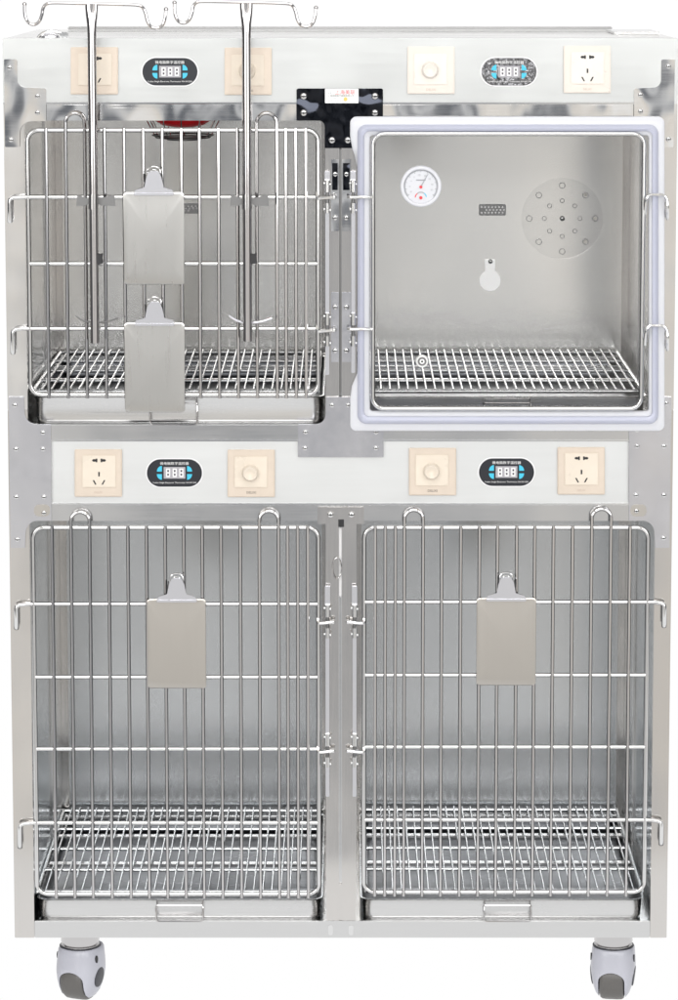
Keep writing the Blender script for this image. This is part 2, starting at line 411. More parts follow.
# ------------------------------------------------------------------ sockets, dimmers, thermostats
def plate(cx, cy, Yf, label, name, pale):
    s = 23.6
    e = part_empty(name, cage, P(cx, cy, Yf)); e['label'] = label
    tm, bm_ = (M['tan_w'], M['beige_w']) if pale else (M['tan'], M['beige'])
    B().prism(pout([(cx-s, cy-s, 1), (cx+s, cy-s, 1), (cx+s, cy+s, 1), (cx-s, cy+s, 1)], Yf), Yf-.007, Yf-.0002, tm, .002).build('face_plate', e)
    return e, bm_
def socket(cx, cy, Yf, label, pale=False):
    e, bm_ = plate(cx, cy, Yf, label, 'wall_socket', pale)
    ix, iy = cx+.5, cy-1.3; Y = Yf-.0095
    mb = B().prism(pout([(ix-16.8, iy-16, 1), (ix+16.8, iy-16, 1), (ix+16.8, iy+16, 1), (ix-16.8, iy+16, 1)], Y), Y, Yf-.0072, bm_, .001)
    mb.build('insert', e)
    Yh = Y-.0003; h = B()
    for sx in (-1, 1):
        h.disc((X(ix+sx*4.9, iy-11, Y), Z(iy-11, Y)), 1.35*PXM, Yh, Y-.00002, M['black'], 12, sx=1.5)
        h.prism(pout([(ix+sx*4.9-sx*2.4-.9, iy-12.8), (ix+sx*2.5+.9, iy-12.8), (ix+sx*2.5+.9, iy-9.2), (ix+sx*2.5-.9, iy-9.2)], Y), Yh-.0001, Y-.00003, M['black'])
        c = (ix+sx*3.9, iy+11)
        h.prism(pout([(c[0]+sx*1.7-.75, c[1]-2.2), (c[0]+sx*1.7+.75, c[1]-2.2), (c[0]-sx*.7+.75, c[1]+2.2), (c[0]-sx*.7-.75, c[1]+2.2)], Y), Yh, Y-.00004, M['black'])
    h.prism(pout([(ix-.8, iy+.6), (ix+.8, iy+.6), (ix+.8, iy+5), (ix-.8, iy+5)], Y), Yh, Y-.00002, M['black'])
    h.build('pin_holes', e)
    text('DELIXI', X(cx, cy+20), Z(cy+19.8, Yf-.0075), 8*PXM, Yf-.0073, M['faint'], e)
def dimmer(cx, cy, Yf, label, pale=False):
    e, bm_ = plate(cx, cy, Yf, label, 'dimmer_switch', pale)
    ix, iy = cx-.5, cy-.4; Y = Yf-.0095
    B().prism(pout([(ix-16.5, iy-16, 1), (ix+16.5, iy-16, 1), (ix+16.5, iy+15, 1), (ix-16.5, iy+15, 1)], Y), Y, Yf-.0072, bm_, .001).build('insert', e)
    c = P(ix-.5, iy+.3, Y); R = 8*PXM; n = 28
    prof = ((1.08, 0), (1.0, -.0015), (.94, -.010), (.88, -.0125), (.78, -.0135), (.62, -.0125), (.35, -.0095), (.1, -.0085))
    RR = [[Vector((c.x+R*a*math.cos(2*PI*k/n), Y+d, c.z+R*a*math.sin(2*PI*k/n))) for k in range(n)] for a, d in prof]
    B().rings(RR, bm_, capa=True, capb=True).build('knob', e, 50)
    text('DELIXI', X(cx, cy+19.5, Yf-.0075), Z(cy+19.5, Yf-.0075), 9.5*PXM, Yf-.0073, M['ink'] if not pale else M['faint'], e)
def thermostat(cx, cy, Yf, label, film=False):
    e = part_empty('thermostat', cage, P(cx, cy, Yf)); e['label'] = label
    w, h = 27.5, 13.7
    B().prism(pout([(cx-w-1.3, cy-h-1.3, h+1.2), (cx+w+1.3, cy-h-1.3, h+1.2), (cx+w+1.3, cy+h+1.3, h+1.2), (cx-w-1.3, cy+h+1.3, h+1.2)], Yf, 10), Yf-.0012, Yf-.0001, M['white'], .0004).build('rim', e)
    Y = Yf-.003
    B().prism(pout([(cx-w, cy-h, h-.1), (cx+w, cy-h, h-.1), (cx+w, cy+h, h-.1), (cx-w, cy+h, h-.1)], Yf, 10), Y, Yf-.0013, M['facefilm' if film else 'face'], .0006).build('face', e)
    B().pbox(cx-10.8, cy-5.8, cx+10.8, cy+5.8, Y-.0004, Y-.0001, M['lcd']).build('display', e)
    d = B(); Yd = Y-.0008
    for k in (-1, 0, 1):
        ox, oy = cx+k*6.6+.2, cy; a, b, t = 2.1, 4.3, .62
        for (x0, y0, x1, y1) in ((-a, -b, a, -b+2*t), (-a, -t, a, t), (-a, b-2*t, a, b)):
            d.pbox(ox+x0, oy+y0, ox+x1, oy+y1, Yd, Y-.0005, M['seg'])
        for sx in (-1, 1):
            for (y0, y1) in ((-b+2*t+.15, -t-.15), (t+.15, b-2*t-.15)):
                d.pbox(ox+sx*a*.72-t, oy+y0, ox+sx*a*.72+t, oy+y1, Yd, Y-.0005, M['seg'])
        d.pbox(ox-.8, oy-2.5, ox+.8, oy-1, Yd+.0002, Y-.0005, M['segoff']); d.pbox(ox-.8, oy+1, ox+.8, oy+2.5, Yd+.0002, Y-.0005, M['segoff'])
    d.build('digits', e)
    for sx in (-1, 1):
        for sy in (-1, 1):
            kx, ky = cx+sx*15.2, cy+sy*4
            # quarter-round keys
            pts = [(kx-sx*2.6, ky+sy*2.2) if False else None]
            cxk = cx+sx*12.8+(0 if sx > 0 else 0)
            arc = [(cx+sx*(12.6+5.0*math.cos(t)), cy+sy*(1.3+5.6*math.sin(t))) for t in [PI/2*i/6 for i in range(7)]]
            poly = [(cx+sx*12.6, cy+sy*1.3)]+arc
            B().prism([(X(a, b, Y), Z(b, Y)) for a, b in poly], Y-.0008, Y-.0001, M['cyan']).build('key', e)
    text('微电脑数字温控器', X(cx, cy), Z(cy-9.4, Y), 29*PXM, Y-.0004, M['txt'], e, h=3.0*PXM)
    text('Yudian Single Electronic Thermostat XH-W1209', X(cx, cy), Z(cy+10, Y), 44*PXM, Y-.0004, M['txt'], e, h=1.9*PXM)
YT, YM = -.003, .0015
socket(94.5, 70.5, YT, 'socket behind the left drip pole'); thermostat(170, 71.5, YT, 'thermostat between the two drip poles')
dimmer(248.2, 71, YT, 'dimmer behind the right drip pole'); dimmer(431, 70, YT, 'top row dimmer right of the centre bracket', True)
thermostat(509, 71.5, YT, 'thermostat with mottled reflective film on its face', True); socket(587, 69.2, YT, 'pale socket in the top right corner', True)
socket(98.5, 472.7, YM, 'socket at the left end of the middle panel'); thermostat(174.5, 472.8, YM, 'thermostat above the lower left door')
dimmer(251.3, 473, YM, 'dimmer above the lower left door'); dimmer(432.5, 471.3, YM, 'dimmer above the lower right door')
thermostat(506.5, 472, YM, 'thermostat above the lower right door'); socket(581, 470.5, YM, 'socket at the right end of the middle panel')

# sticker on the centre bracket
st = B().prism(pout([(325, 88.5, .6), (358.5, 88.5, .6), (358.5, 103, .6), (325, 103, .6)], -.0067), -.0069, -.0066, M['paper']).build('sticker', cb)
# ------------------------------------------------------------------ (sub-part prints stay inside one mesh)
def join_texts(items, Y, parent, name):
    mb = B()
    for (s, cx, cy, w, h, m) in items:
        o = text(s, X(cx, cy, Y), Z(cy, Y), w*PXM, Y, m, parent)
        b = bmesh.new(); b.from_mesh(o.data); mb.merge(b, m, Matrix.Translation(o.location) @ Matrix.Diagonal((1, 1, 1 if not h else 1, 1)))
        me = o.data; bpy.data.objects.remove(o); bpy.data.meshes.remove(me)
    return mb
tb = join_texts([('上海美联', 345, 92, 20, 0, M['red']), ('LL', 330, 92, 4, 0, M['grey']), ('上海美联医疗器械有限公司', 341, 95.6, 26, 0, M['ink']),
                 ('TEL: 021 5988', 331, 98.3, 10, 0, M['grey']), ('ADD: SHANGHAI', 337, 100.6, 18, 0, M['grey'])], -.0071, cage, 'x')
tb.disc((X(345.5, 99, -.007), Z(99, -.007)), 2*PXM, -.0072, -.007, M['gold'], 14)
tb.build('sticker_print', cb)

# ------------------------------------------------------------------ doors
def bars_door(fx0, fx1, fy0, fy1, hs, vs, loops, hook_side, hooks, label, pinx, pins, Y=-.010):
    """fx/fy frame centre line in photo pixels; hs horizontals, vs verticals, loops = (xa, xb, ytop)"""
    ym = (fy0+fy1)/2
    xa, xb = X(fx0, ym, Y), X(fx1, ym, Y); za, zb = Z(fy0, Y), Z(fy1, Y)
    e = part_empty('cage_door', cage, ((xa+xb)/2, Y, zb)); e['label'] = label
    B().tube(rrect3(xa, xb, zb, za, 11*PXM, Y), .0043, M['fwire'], 12, closed=True).build('door_frame', e)
    for y in hs:
        z = Z(y, Y); x0, x1 = xa, xb; pts = [(x0, Y, z), (x1, Y, z)]
        if y in hooks:
            hx = X(hooks[y], y, Y)
            if hook_side < 0: pts = [(x1, Y, z), (x0, Y, z), (x0-.012, Y-.001, z), (hx+.005, Y-.006, z-.001), (hx+.0012, Y-.007, z-.003), (hx, Y-.007, z-.008), (hx, Y-.006, z-.040), (hx, Y-.002, z-.044)]
            else: pts = [(x0, Y, z), (x1, Y, z), (x1+.012, Y-.001, z), (hx-.005, Y-.006, z-.001), (hx-.0012, Y-.007, z-.003), (hx, Y-.007, z-.008), (hx, Y-.006, z-.040), (hx, Y-.002, z-.044)]
        B().tube(pts, .0041, M['chrome'], 12).build('crossbar', e)
        if y in hooks:
            B().prism(pout([(hooks[y]-2.6, y+3, 2), (hooks[y]+2.6, y+3, 2), (hooks[y]+2.6, y+26, 2), (hooks[y]-2.6, y+26, 2)], 0), -.0009, -.0004, M['vent']).build('hinge_slot', e)
    Yv = Y-.0064
    for x in vs:
        xx = X(x, ym, Yv)
        B().tube([(xx, Yv, za+.004), (xx, Yv, zb-.006)], .0033, M['wire'], 10).build('bar', e)
    for (a, b, yt) in loops:
        A, Bx = X(a, ym, Yv), X(b, ym, Yv); r = (Bx-A)/2; zt = Z(yt, Yv)
        pts = [(A, Yv, zb-.006)]+[(A+r-r*math.cos(t), Yv, zt-r+r*math.sin(t)) for t in [PI*i/14 for i in range(15)]]+[(Bx, Yv, zb-.006)]
        B().tube(pts, .0033, M['wire'], 10).build('hanger_loop', e)
    for y in pins: pin(pinx, y, e, Y)
    return e
def pin(px, y, e, Y):
    """short locking pin that crosses the latch rod"""
    (a, b) = px; s = 1 if b > a else -1
    mb = B(); pts = catmull([P(a, y-5, Y), P(a+s*.5, y, Y-.003), P(a+s*4, y+1.2, Y-.006), P(b-s*4, y+.4, Y-.009), P(b, y, Y-.009)], 4)
    mb.tube(pts, .0036, M['chrome'], 10); mb.sphere(P(b, y, Y-.009), .0046, M['chrome'], seg=12)
    mb.build('locking_pin', e)
def latch(px, y0, y1, pins, label, plate_x=None):
    e = part_empty('latch', cage, P(px, y1, -.012)); e['label'] = label
    Y = -.012
    B().pbox(px-1.9, y0+32, px+1.9, y1, Y-.0035, Y, M['clip'], .001).build('slide_rod', e)
    B().pbox(px-2.6, y0, px+2.6, y0+24, Y-.001, Y+.006, M['clip'], .001).build('rod_guide', e)
    for p in pins:
        mb = B()
        for (a, b) in ((p-17, p-5), (p+6, p+16)):
            mb.cyl(P(px, a, Y-.004), P(px, b, Y-.004), .0052, M['chrome'], 14)
        mb.cyl(P(px, p-6, Y-.004), P(px, p+7, Y-.004), .0034, M['vent'], 12)
        for q in (p-14, p+12):
            mb.sphere(P(px-3, q, Y-.005), .0028, M['chrome'], seg=10); mb.sphere(P(px+3, q+1, Y-.005), .0028, M['chrome'], seg=10)
        mb.build('knuckle', e)
    return e
vsL = [54.2, 110.5, 129.5, 148, 166.5, 185, 203.3, 222, 241, 288, 298, 308]
bars_door(35, 318.5, 527.5, 894, [604, 677, 749, 823], vsL, [(73, 91.5, 512), (260, 279, 511)], -1, {604: 16.5, 823: 20},
          'lower left wire door', (318, 333), [622, 751])
vsR = [375, 385, 395, 441, 460, 478.5, 496.5, 515.5, 533.5, 552, 571, 628]
bars_door(364, 646, 527.5, 892, [602, 675, 747, 820], vsR, [(404, 422.5, 510), (590, 609, 509)], 1, {602: 664, 820: 661},
          'lower right wire door', (364, 348), [622, 751])
vsU = [47.5, 105.5, 125, 144, 163, 182, 200, 219, 238, 286, 296, 306]
bars_door(29, 318, 130, 394.5, [197, 263.5, 328.5], vsU, [(67, 86, 113), (257, 277, 113)], -1, {197: 10, 328.5: 13},
          'upper left wire door', (317, 334), [197, 330])
latch(327.5, 586, 797, (622, 751), 'left latch of the lower row'); latch(354.5, 586, 797, (622, 751), 'right latch of the lower row')
latch(327.3, 171, 375, (197, 330), 'latch of the upper left door'); latch(353.2, 171, 373, (197, 330), 'latch of the acrylic door')
for (xa, xb) in ((331.2, 339), (342, 351)):
    for (ya, yb, ss, mm) in ((159, 231, (174, 217.5), 'mirror'), (292, 362, (307, 350.5), 'bracket')):
        o = B().pbox(xa, ya, xb, yb, -.0028, -.0006, M[mm], .0006).build('hinge_plate', cage)
        for s in ss: make_screw(o, (xa+xb)/2, s, -.0028, 2.8)
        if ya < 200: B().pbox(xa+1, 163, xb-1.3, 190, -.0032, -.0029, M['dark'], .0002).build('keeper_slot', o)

# ------------------------------------------------------------------ acrylic door
YD = -.014
ad = part_empty('acrylic_door', cage, P(508, 430, YD)); ad['label'] = 'clear door in a milky plastic frame'
def ring(px0, py0, px1, py1, r, Y, notch=None, nseg=24):
    pts = []
    c = [(px0+r, py0+r, PI, 1.5*PI), (px1-r, py0+r, 1.5*PI, 2*PI), (px1-r, py1-r, 0, .5*PI), (px0+r, py1-r, .5*PI, PI)]
    cs = []
    for (cx, cy, a0, a1) in c:
        cs.append([(cx+r*math.cos(a0+(a1-a0)*i/8), cy+r*math.sin(a0+(a1-a0)*i/8)) for i in range(9)])
    for k in range(4):
        pts += cs[k]
        a = cs[k][-1]; b = cs[(k+1) % 4][0]
        for i in range(1, nseg): t = i/nseg; pts.append((a[0]+(b[0]-a[0])*t, a[1]+(b[1]-a[1])*t))
    out = []
    for (x, y) in pts:
        if notch and x < px0+3 and 140 < y < 390:
            t = min(1, max(0, (y-140)/22), ) * min(1, max(0, (392-y)/22)); t = t*t*(3-2*t); x += notch*t
        out.append(P(x, y, 0)+Vector((0, Y, 0)))
    return out
G = [ring(350, 116, 664, 430, 7, -.010, 7.3), ring(350, 116, 664, 430, 7, -.013, 7.3), ring(351, 117, 663, 429, 7, -.0148, 7.0),
     ring(357.4, 124, 657.5, 422.6, 9, -.0155), ring(358.2, 125, 656.8, 421.8, 9, -.0225),
     ring(361, 127.5, 654, 418.5, 8, -.026), ring(363.5, 130, 651.5, 415.5, 6, -.0235), ring(364.2, 130.6, 651, 415, 5, -.0185),
     ring(369, 134, 648.5, 410.5, 3, -.018), ring(370, 134.8, 647.8, 409.7, 3, -.0165), ring(370, 134.8, 647.8, 409.7, 3, -.010)]
gm = [M['gasket']]*3+[M['gasket_b']]*4+[M['gasket_c']]*3
mb = B(); mb.rings(G+[G[0]], M['gasket'], mats=gm+[M['gasket']]); mb.build('gasket', ad, 50)
mb = B().prism([(v.x, v.z) for v in ring(367, 132, 650, 412, 3, 0)], -.0175, -.0135, M['pane']); mb.build('pane', ad)
fx0, fx1 = X(373, 270, -.022), X(642.5, 270, -.022); fz0, fz1 = Z(408.5, -.022), Z(133.5, -.022)
B().tube(rrect3(fx0, fx1, fz0, fz1, 11*PXM, -.022), .0043, M['fwire'], 12, closed=True).build('door_frame', ad)
for y in (195, 326):
    Y = -.031
    pts = catmull([P(645, y+19, -.022), P(646, y+6, Y), P(649.5, y, Y), P(656, y-.5, Y), P(663, y, Y), P(667, y+5, Y), P(667.5, y+14, Y), P(667.5, y+24, -.012)], 5)
    B().tube(pts, .0027, M['chrome'], 10).build('hinge_hook', ad)
for y in (197, 329):
    B().tube([P(348, y, -.026), P(351, y, -.03), P(372.5, y, -.03)], .0033, M['chrome'], 10).build('locking_pin', ad)
mb = B(); c = P(422, 361, -.0176); n = 20
prof = ((1, 0), (1, -.004), (.85, -.006), (.62, -.006), (.5, -.003))
mb.rings([[Vector((c.x+.0118*a*math.cos(2*PI*k/n), c.y+d, c.z+.0118*a*math.sin(2*PI*k/n))) for k in range(n)] for a, d in prof], M['satin'], capa=True)
mb.disc((c.x, c.z), .0082, c.y-.0064, c.y-.0005, M['vent'], 16); mb.disc((c.x, c.z), .0045, c.y-.0074, c.y-.006, M['satin'], 12); mb.disc((c.x, c.z), .002, c.y-.0080, c.y-.0074, M['black'], 10)
mb.build('drain_plug', ad)

# ------------------------------------------------------------------ fittings on the back walls
def vent(x0, y0, x1, y1):
    Y = YB-.003
    mb = B().prism(pout([(x0, y0, 1.5), (x1, y0, 1.5), (x1, y1, 1.5), (x0, y1, 1.5)], Y), Y, YB-.0003, M['vent'], .0006)
    for i in range(7):
        for j in range(3):
            if random.random() < .85:
                x = x0+3+(x1-x0-6)*i/6+(.9 if j % 2 else -.4); y = y0+3+(y1-y0-6)*j/2
                mb.disc((X(x, y, Y), Z(y, Y)), .0019, Y-.0004, Y+.0001, M['screw'], 8)
    mb.build('vent_plate', cage)
vent(171, 203, 199, 213.5); vent(479, 204, 506, 215.5)
Y = YB-.003
pear = []
for i in range(25):
    a = -PI/2+math.radians(28)+(2*PI-2*math.radians(28))*i/24
    pear.append((490+10.6*math.cos(a), 280.5+10.6*math.sin(a)))
pear += [(485, 259.5), (495, 259.5)]
hp = B().prism([(X(a, b, Y), Z(b, Y)) for a, b in pear], Y, YB-.0003, M['satin'], .0004).build('keyhole_cover', cage)
make_screw(hp, 490.5, 261.5, Y, 2.6)
c = (X(562.3, 218.5, Y), Z(218.5, Y))
dc = B().disc(c, 41*PXM*1.1, Y, YB-.0003, M['disc'], 48, .0005).build('perforated_disc', cage)
h = B()
for (R, r, n) in ((33, 2.9, 8), (17.8, 2.1, 8)):
    for k in range(n):
        a = 2*PI*k/n; x, y = 562.3+R*math.cos(a), 218.5+R*math.sin(a)
        cc = P(x, y, Y-.0012); rr = r*PXM*1.1
        h.tube([cc+Vector((rr*math.cos(t), 0, rr*math.sin(t))) for t in [2*PI*i/12 for i in range(12)]], .0004, M['clip'], 6, closed=True)
        if R > 30 and math.cos(a) > .6: h.disc((cc.x, cc.z), rr*.6, Y-.0012, Y-.0003, M['board2'], 10)
h.build('hole_rims', dc); make_screw(dc, 562.4, 218.5, Y-.0005, 2.8)
# heat lamp under the ceiling of the upper left compartment
hl = part_empty('heat_lamp', cage, (X(183, 120, .33), .33, CU-.02)); hl['label'] = 'red heat lamp under the ceiling'
cx = X(183, 125, .33); zb = Z(127.5, .33); R = .062; n = 28
prof = [(.0, 0), (.35, .001), (.7, .006), (.92, .016), (1.0, .028), (.97, .040), (.8, .055), (.5, .07), (.4, .09)]
B().rings([[Vector((cx+max(R*a, .0005)*math.cos(2*PI*k/n), .33+max(R*a, .0005)*math.sin(2*PI*k/n), zb+d)) for k in range(n)] for a, d in prof], M['bulb'], capa=True, capb=True).build('bulb', hl, 60)
zg = Z(137, .33); mb = B()
for (rr, dz) in ((.052, 0), (.030, -.004), (.058, .004)):
    mb.tube([(cx+rr*math.cos(t), .33+rr*math.sin(t), zg+dz) for t in [2*PI*i/28 for i in range(28)]], .0016, M['vent'], 8, closed=True)
for k in range(12):
    t = 2*PI*k/12; mb.tube([(cx, .33, zg-.004), (cx+.052*math.cos(t), .33+.052*math.sin(t), zg), (cx+.068*math.cos(t), .33+.068*math.sin(t), zg+.03), (cx+.07*math.cos(t), .33+.07*math.sin(t), CU-.001)], .0013, M['wire'], 6)
mb.build('wire_guard', hl)

# ------------------------------------------------------------------ casters
def lathe_cut(parent, px, yaw, Yc):
    c = Vector((X(px, 970, Yc), Yc, 0)); e = part_empty('caster', cage, c)
    R = Matrix.Translation(c) @ Matrix.Rotation(yaw, 4, 'Z') @ Matrix.Diagonal((1.06, 1.06, 1.0, 1))
    # shell: stacked rounded sections (half width a across the axle, half length b along the rolling direction)
    lv = [(.001, .010, .010), (.003, .018, .019), (.008, .0255, .028), (.016, .0305, .036), (.028, .0345, .042), (.042, .0375, .0450), (.056, .0395, .0455), (.068, .0400, .0440), (.078, .0395, .0425), (.090, .0385, .0410), (.100, .0375, .0400), (.1035, .0355, .038), (.104, .032, .034)]
    n = 40; b = bmesh.new(); V = []
    for (z, a, bb) in lv:
        ring_ = []
        for k in range(n):
            t = 2*PI*k/n; ex = 2.7; cx_, sy_ = math.cos(t), math.sin(t)
            rr = (abs(cx_)**ex+abs(sy_)**ex)**(-1/ex)
            ring_.append(b.verts.new((a*rr*cx_, bb*rr*sy_+.004*(z/.1), z)))
        V.append(ring_)
    for i in range(len(V)-1):
        for k in range(n): b.faces.new((V[i][k], V[i][(k+1) % n], V[i+1][(k+1) % n], V[i+1][k]))
    b.faces.new(V[0][::-1]); b.faces.new(V[-1])
    bmesh.ops.recalc_face_normals(b, faces=b.faces[:])
    me = bpy.data.meshes.new('shell'); b.to_mesh(me); b.free()
    so = bpy.data.objects.new('tmp_shell', me); col.objects.link(so)
    # slot cutter: arch along the rolling direction
    cb_ = bmesh.new(); w = .0235; arch = [(-w, -.02), (w, -.02), (w, .043)]+[(w*math.cos(t), .043+.019*math.sin(t)) for t in [PI*i/12 for i in range(1, 12)]]+[(-w, .043)]
    A = [cb_.verts.new((x, -.08, z)) for x, z in arch]; Bv = [cb_.verts.new((x, .08, z)) for x, z in arch]
    cb_.faces.new(A); cb_.faces.new(Bv[::-1])
    for i in range(len(A)): cb_.faces.new((A[i], Bv[i], Bv[(i+1) % len(A)], A[(i+1) % len(A)]))
    bmesh.ops.recalc_face_normals(cb_, faces=cb_.faces[:])
    mc = bpy.data.meshes.new('cut'); cb_.to_mesh(mc); cb_.free()
    co = bpy.data.objects.new('tmp_cut', mc); col.objects.link(co)
    md = so.modifiers.new('b', 'BOOLEAN'); md.object = co; md.operation = 'DIFFERENCE'; md.solver = 'EXACT'
    bv = so.modifiers.new('v', 'BEVEL'); bv.width = .0016; bv.segments = 2; bv.limit_method = 'ANGLE'; bv.angle_limit = math.radians(50)
    bpy.context.view_layer.update()
    me2 = bpy.data.meshes.new_from_object(so.evaluated_get(bpy.context.evaluated_depsgraph_get()))
    bpy.data.objects.remove(so); bpy.data.objects.remove(co)
    b2 = bmesh.new(); b2.from_mesh(me2); bpy.data.meshes.remove(me2)
    mb = B(); mb.merge(b2, M['caster'], R); mb.build('shell', e, 40)
    def loc(m_): return R
    # wheel
    mb = B(); rw = .0425; zc_ = .0425; prof = [(-.0215, .80), (-.0205, .93), (-.017, .985), (-.010, 1.0), (.010, 1.0), (.017, .985), (.0205, .93), (.0215, .80)]
    nn = 40; mb.rings([[R @ Vector((x, rw*q*math.cos(2*PI*k/nn), zc_+rw*q*math.sin(2*PI*k/nn))) for k in range(nn)] for x, q in prof], M['rubber'], capa=True, capb=True)
    mb.build('wheel', e, 60)
    for s in (-1, 1):
        mb = B(); nn = 26; mb.rings([[R @ Vector((s*(x+.0022*q*math.sin(2*PI*k/nn)), .0175*q*math.cos(2*PI*k/nn), .046+.0195*q*math.sin(2*PI*k/nn))) for k in range(nn)] for x, q in ((.033, 1), (.0382, .98), (.0389, .8), (.0391, .1))], M['cap'], capb=True)
        mb.build('hub_cap', e)
    for s in (-1, 1):
        mb = B(); nn = 16; mb.rings([[R @ Vector((s*x, .004*q*math.cos(2*PI*k/nn)-.012, .084+.0072*q*math.sin(2*PI*k/nn))) for k in range(nn)] for x, q in ((.034, 1), (.0393, 1), (.0394, .1))], M['black'], capb=True)
        mb.build('vent_hole', e)
    mb = B(); nn = 32
    mb.rings([[R @ Vector((r_*math.cos(2*PI*k/nn), r_*math.sin(2*PI*k/nn), z)) for k in range(nn)] for r_, z in ((.026, .100), (.0345, .1045), (.0345, .1075), (.030, .109), (.030, .112), (.0345, .1135), (.0345, .1343))], M['wire'], capa=True, capb=True)
    mb.build('swivel', e)
    B().rings([[R @ Vector((r_*math.cos(2*PI*k/nn), r_*math.sin(2*PI*k/nn), z)) for k in range(nn)] for r_, z in ((.0362, .1036), (.0372, .1048), (.0362, .1062))], M['cap'], capa=True, capb=True).build('gap_ring', e)  # thin dark ring drawn along the gap under the swivel
    c2 = R @ Vector((0, 0, 0))
    B().box(c2.x-.043, c2.x+.043, c2.y-.04, c2.y+.04, .1345, ZB-.0003, M['rail'], .001).build('mounting_plate', e)
ZBOT = ZB
for (px, yaw, Yc) in ((80.5, -math.radians(22), .098), (613, -math.radians(9), .098)):
    lathe_cut(cage, px, yaw, Yc)
for (px, yaw, Yc) in ((80.5+24, math.radians(20), .6), (613-24, -math.radians(40), .6)):
    lathe_cut(cage, px, yaw, Yc)
bx(XL+.002, XR-.002, .0255, DEP, ZB, FL-.005, M['rail'], 'base_panel')

# ------------------------------------------------------------------ trays and grates
def tray(px0, px1, pt, pb, label, hx):
    Yf = .006; ym = (pt+pb)/2
    x0, x1 = X(px0, ym, Yf), X(px1, ym, Yf); zt = Z(pt, Yf); zb_ = max(Z(pb, Yf), (FU if pb < 500 else FL)+.0008)
    e = thing('waste_tray', label, 'tray', ((x0+x1)/2, .3, zb_), 'steel trays under the compartment grates')
    def rr(ins, z, r=.022): return [Vector((p[0], p[1], z)) for p in fillet([(x0+ins, Yf+ins, r), (x1-ins, Yf+ins, r), (x1-ins, .665-ins, r), (x0+ins, .665-ins, r)], 6)]
    H = zt-zb_
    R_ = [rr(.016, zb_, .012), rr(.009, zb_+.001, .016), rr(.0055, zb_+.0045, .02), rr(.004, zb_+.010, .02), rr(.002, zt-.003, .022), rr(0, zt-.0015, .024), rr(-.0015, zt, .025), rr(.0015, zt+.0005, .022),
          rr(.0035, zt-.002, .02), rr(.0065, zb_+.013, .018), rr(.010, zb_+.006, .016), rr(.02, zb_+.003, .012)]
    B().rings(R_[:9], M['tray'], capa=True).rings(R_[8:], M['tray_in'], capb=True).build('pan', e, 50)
    Yh = Yf-.008; w = 23.5; hy0, hy1 = pt+7, pb-.5
    a, b = X(hx-w, hy0, Yh), X(hx+w, hy0, Yh); z1, z0 = Z(hy0, Yh), Z(hy1, Yh)
    mb = B(); mb.tube([(a+.002, Yf+.004, z1-.001), (a, Yh+.002, z1)]+[(p[0], Yh, p[1]) for p in [(a, z1-.004), (a, z0+.005), (a+.0015, z0+.0015), (a+.005, z0), (b-.005, z0), (b-.0015, z0+.0015), (b, z0+.005), (b, z1-.004)]]+[(b, Yh+.002, z1), (b-.002, Yf+.004, z1-.001)], .0016, M['wire'], 8)
    mb.tube([(a+.001, Yf-.002, z1), (b-.001, Yf-.002, z1)], .0014, M['wire'], 8)
    mb.build('handle', e)
def grate(px0, px1, py, label):
    Y0 = .033; x0, x1 = X(px0, py, Y0), X(px1, py, Y0); z = Z(py, Y0)
    e = thing('floor_grate', label, 'grate', ((x0+x1)/2, .34, z-.004), 'wire floor grates over the trays')
    for y in (.035, .19, .345, .50, .65):
        B().tube([(x0, y, z), (x1, y, z)], .0037, M['grate'], 10).build('cross_rod', e)
    for xx in (x0, x1): B().tube([(xx, .034, z), (xx, .652, z)], .0036, M['grate'], 10).build('side_rod', e)
    n = int(round((x1-x0)/.0167)); mb = B()
    for k in range(1, n):
        xx = x0+(x1-x0)*k/n
        mb.tube([(xx, .029, z+.0045), (xx, .657, z+.0045)], .0018, M['grate'], 6)
    mb.build('grate_wires', e)
    # two supports underneath
    for y in (.25, .46, .62):
        B().box(x0+.004, x1-.004, y, y+.018, z-.010, z-.0045, M['tray'], .001).build('support_strip', e)
tray(33.5, 323.5, 396.5, 425, 'steel tray under the upper left compartment behind the clipboards', 173.5)
tray(359, 646, 396.5, 425, 'steel tray behind the milky framed clear door', 507.5)
tray(37, 322, 899.5, 922, 'steel tray under the lower left compartment', 179.5)
tray(361, 643.5, 899.5, 922, 'steel tray under the lower right compartment', 507.5)
grate(33, 318, 391.5, 'wire floor grate inside the upper left compartment')
grate(363, 643, 391.5, 'wire floor grate seen through the clear door')
grate(37, 317, 892, 'wire floor grate inside the lower left compartment')
grate(366, 642, 891, 'wire floor grate inside the lower right compartment')

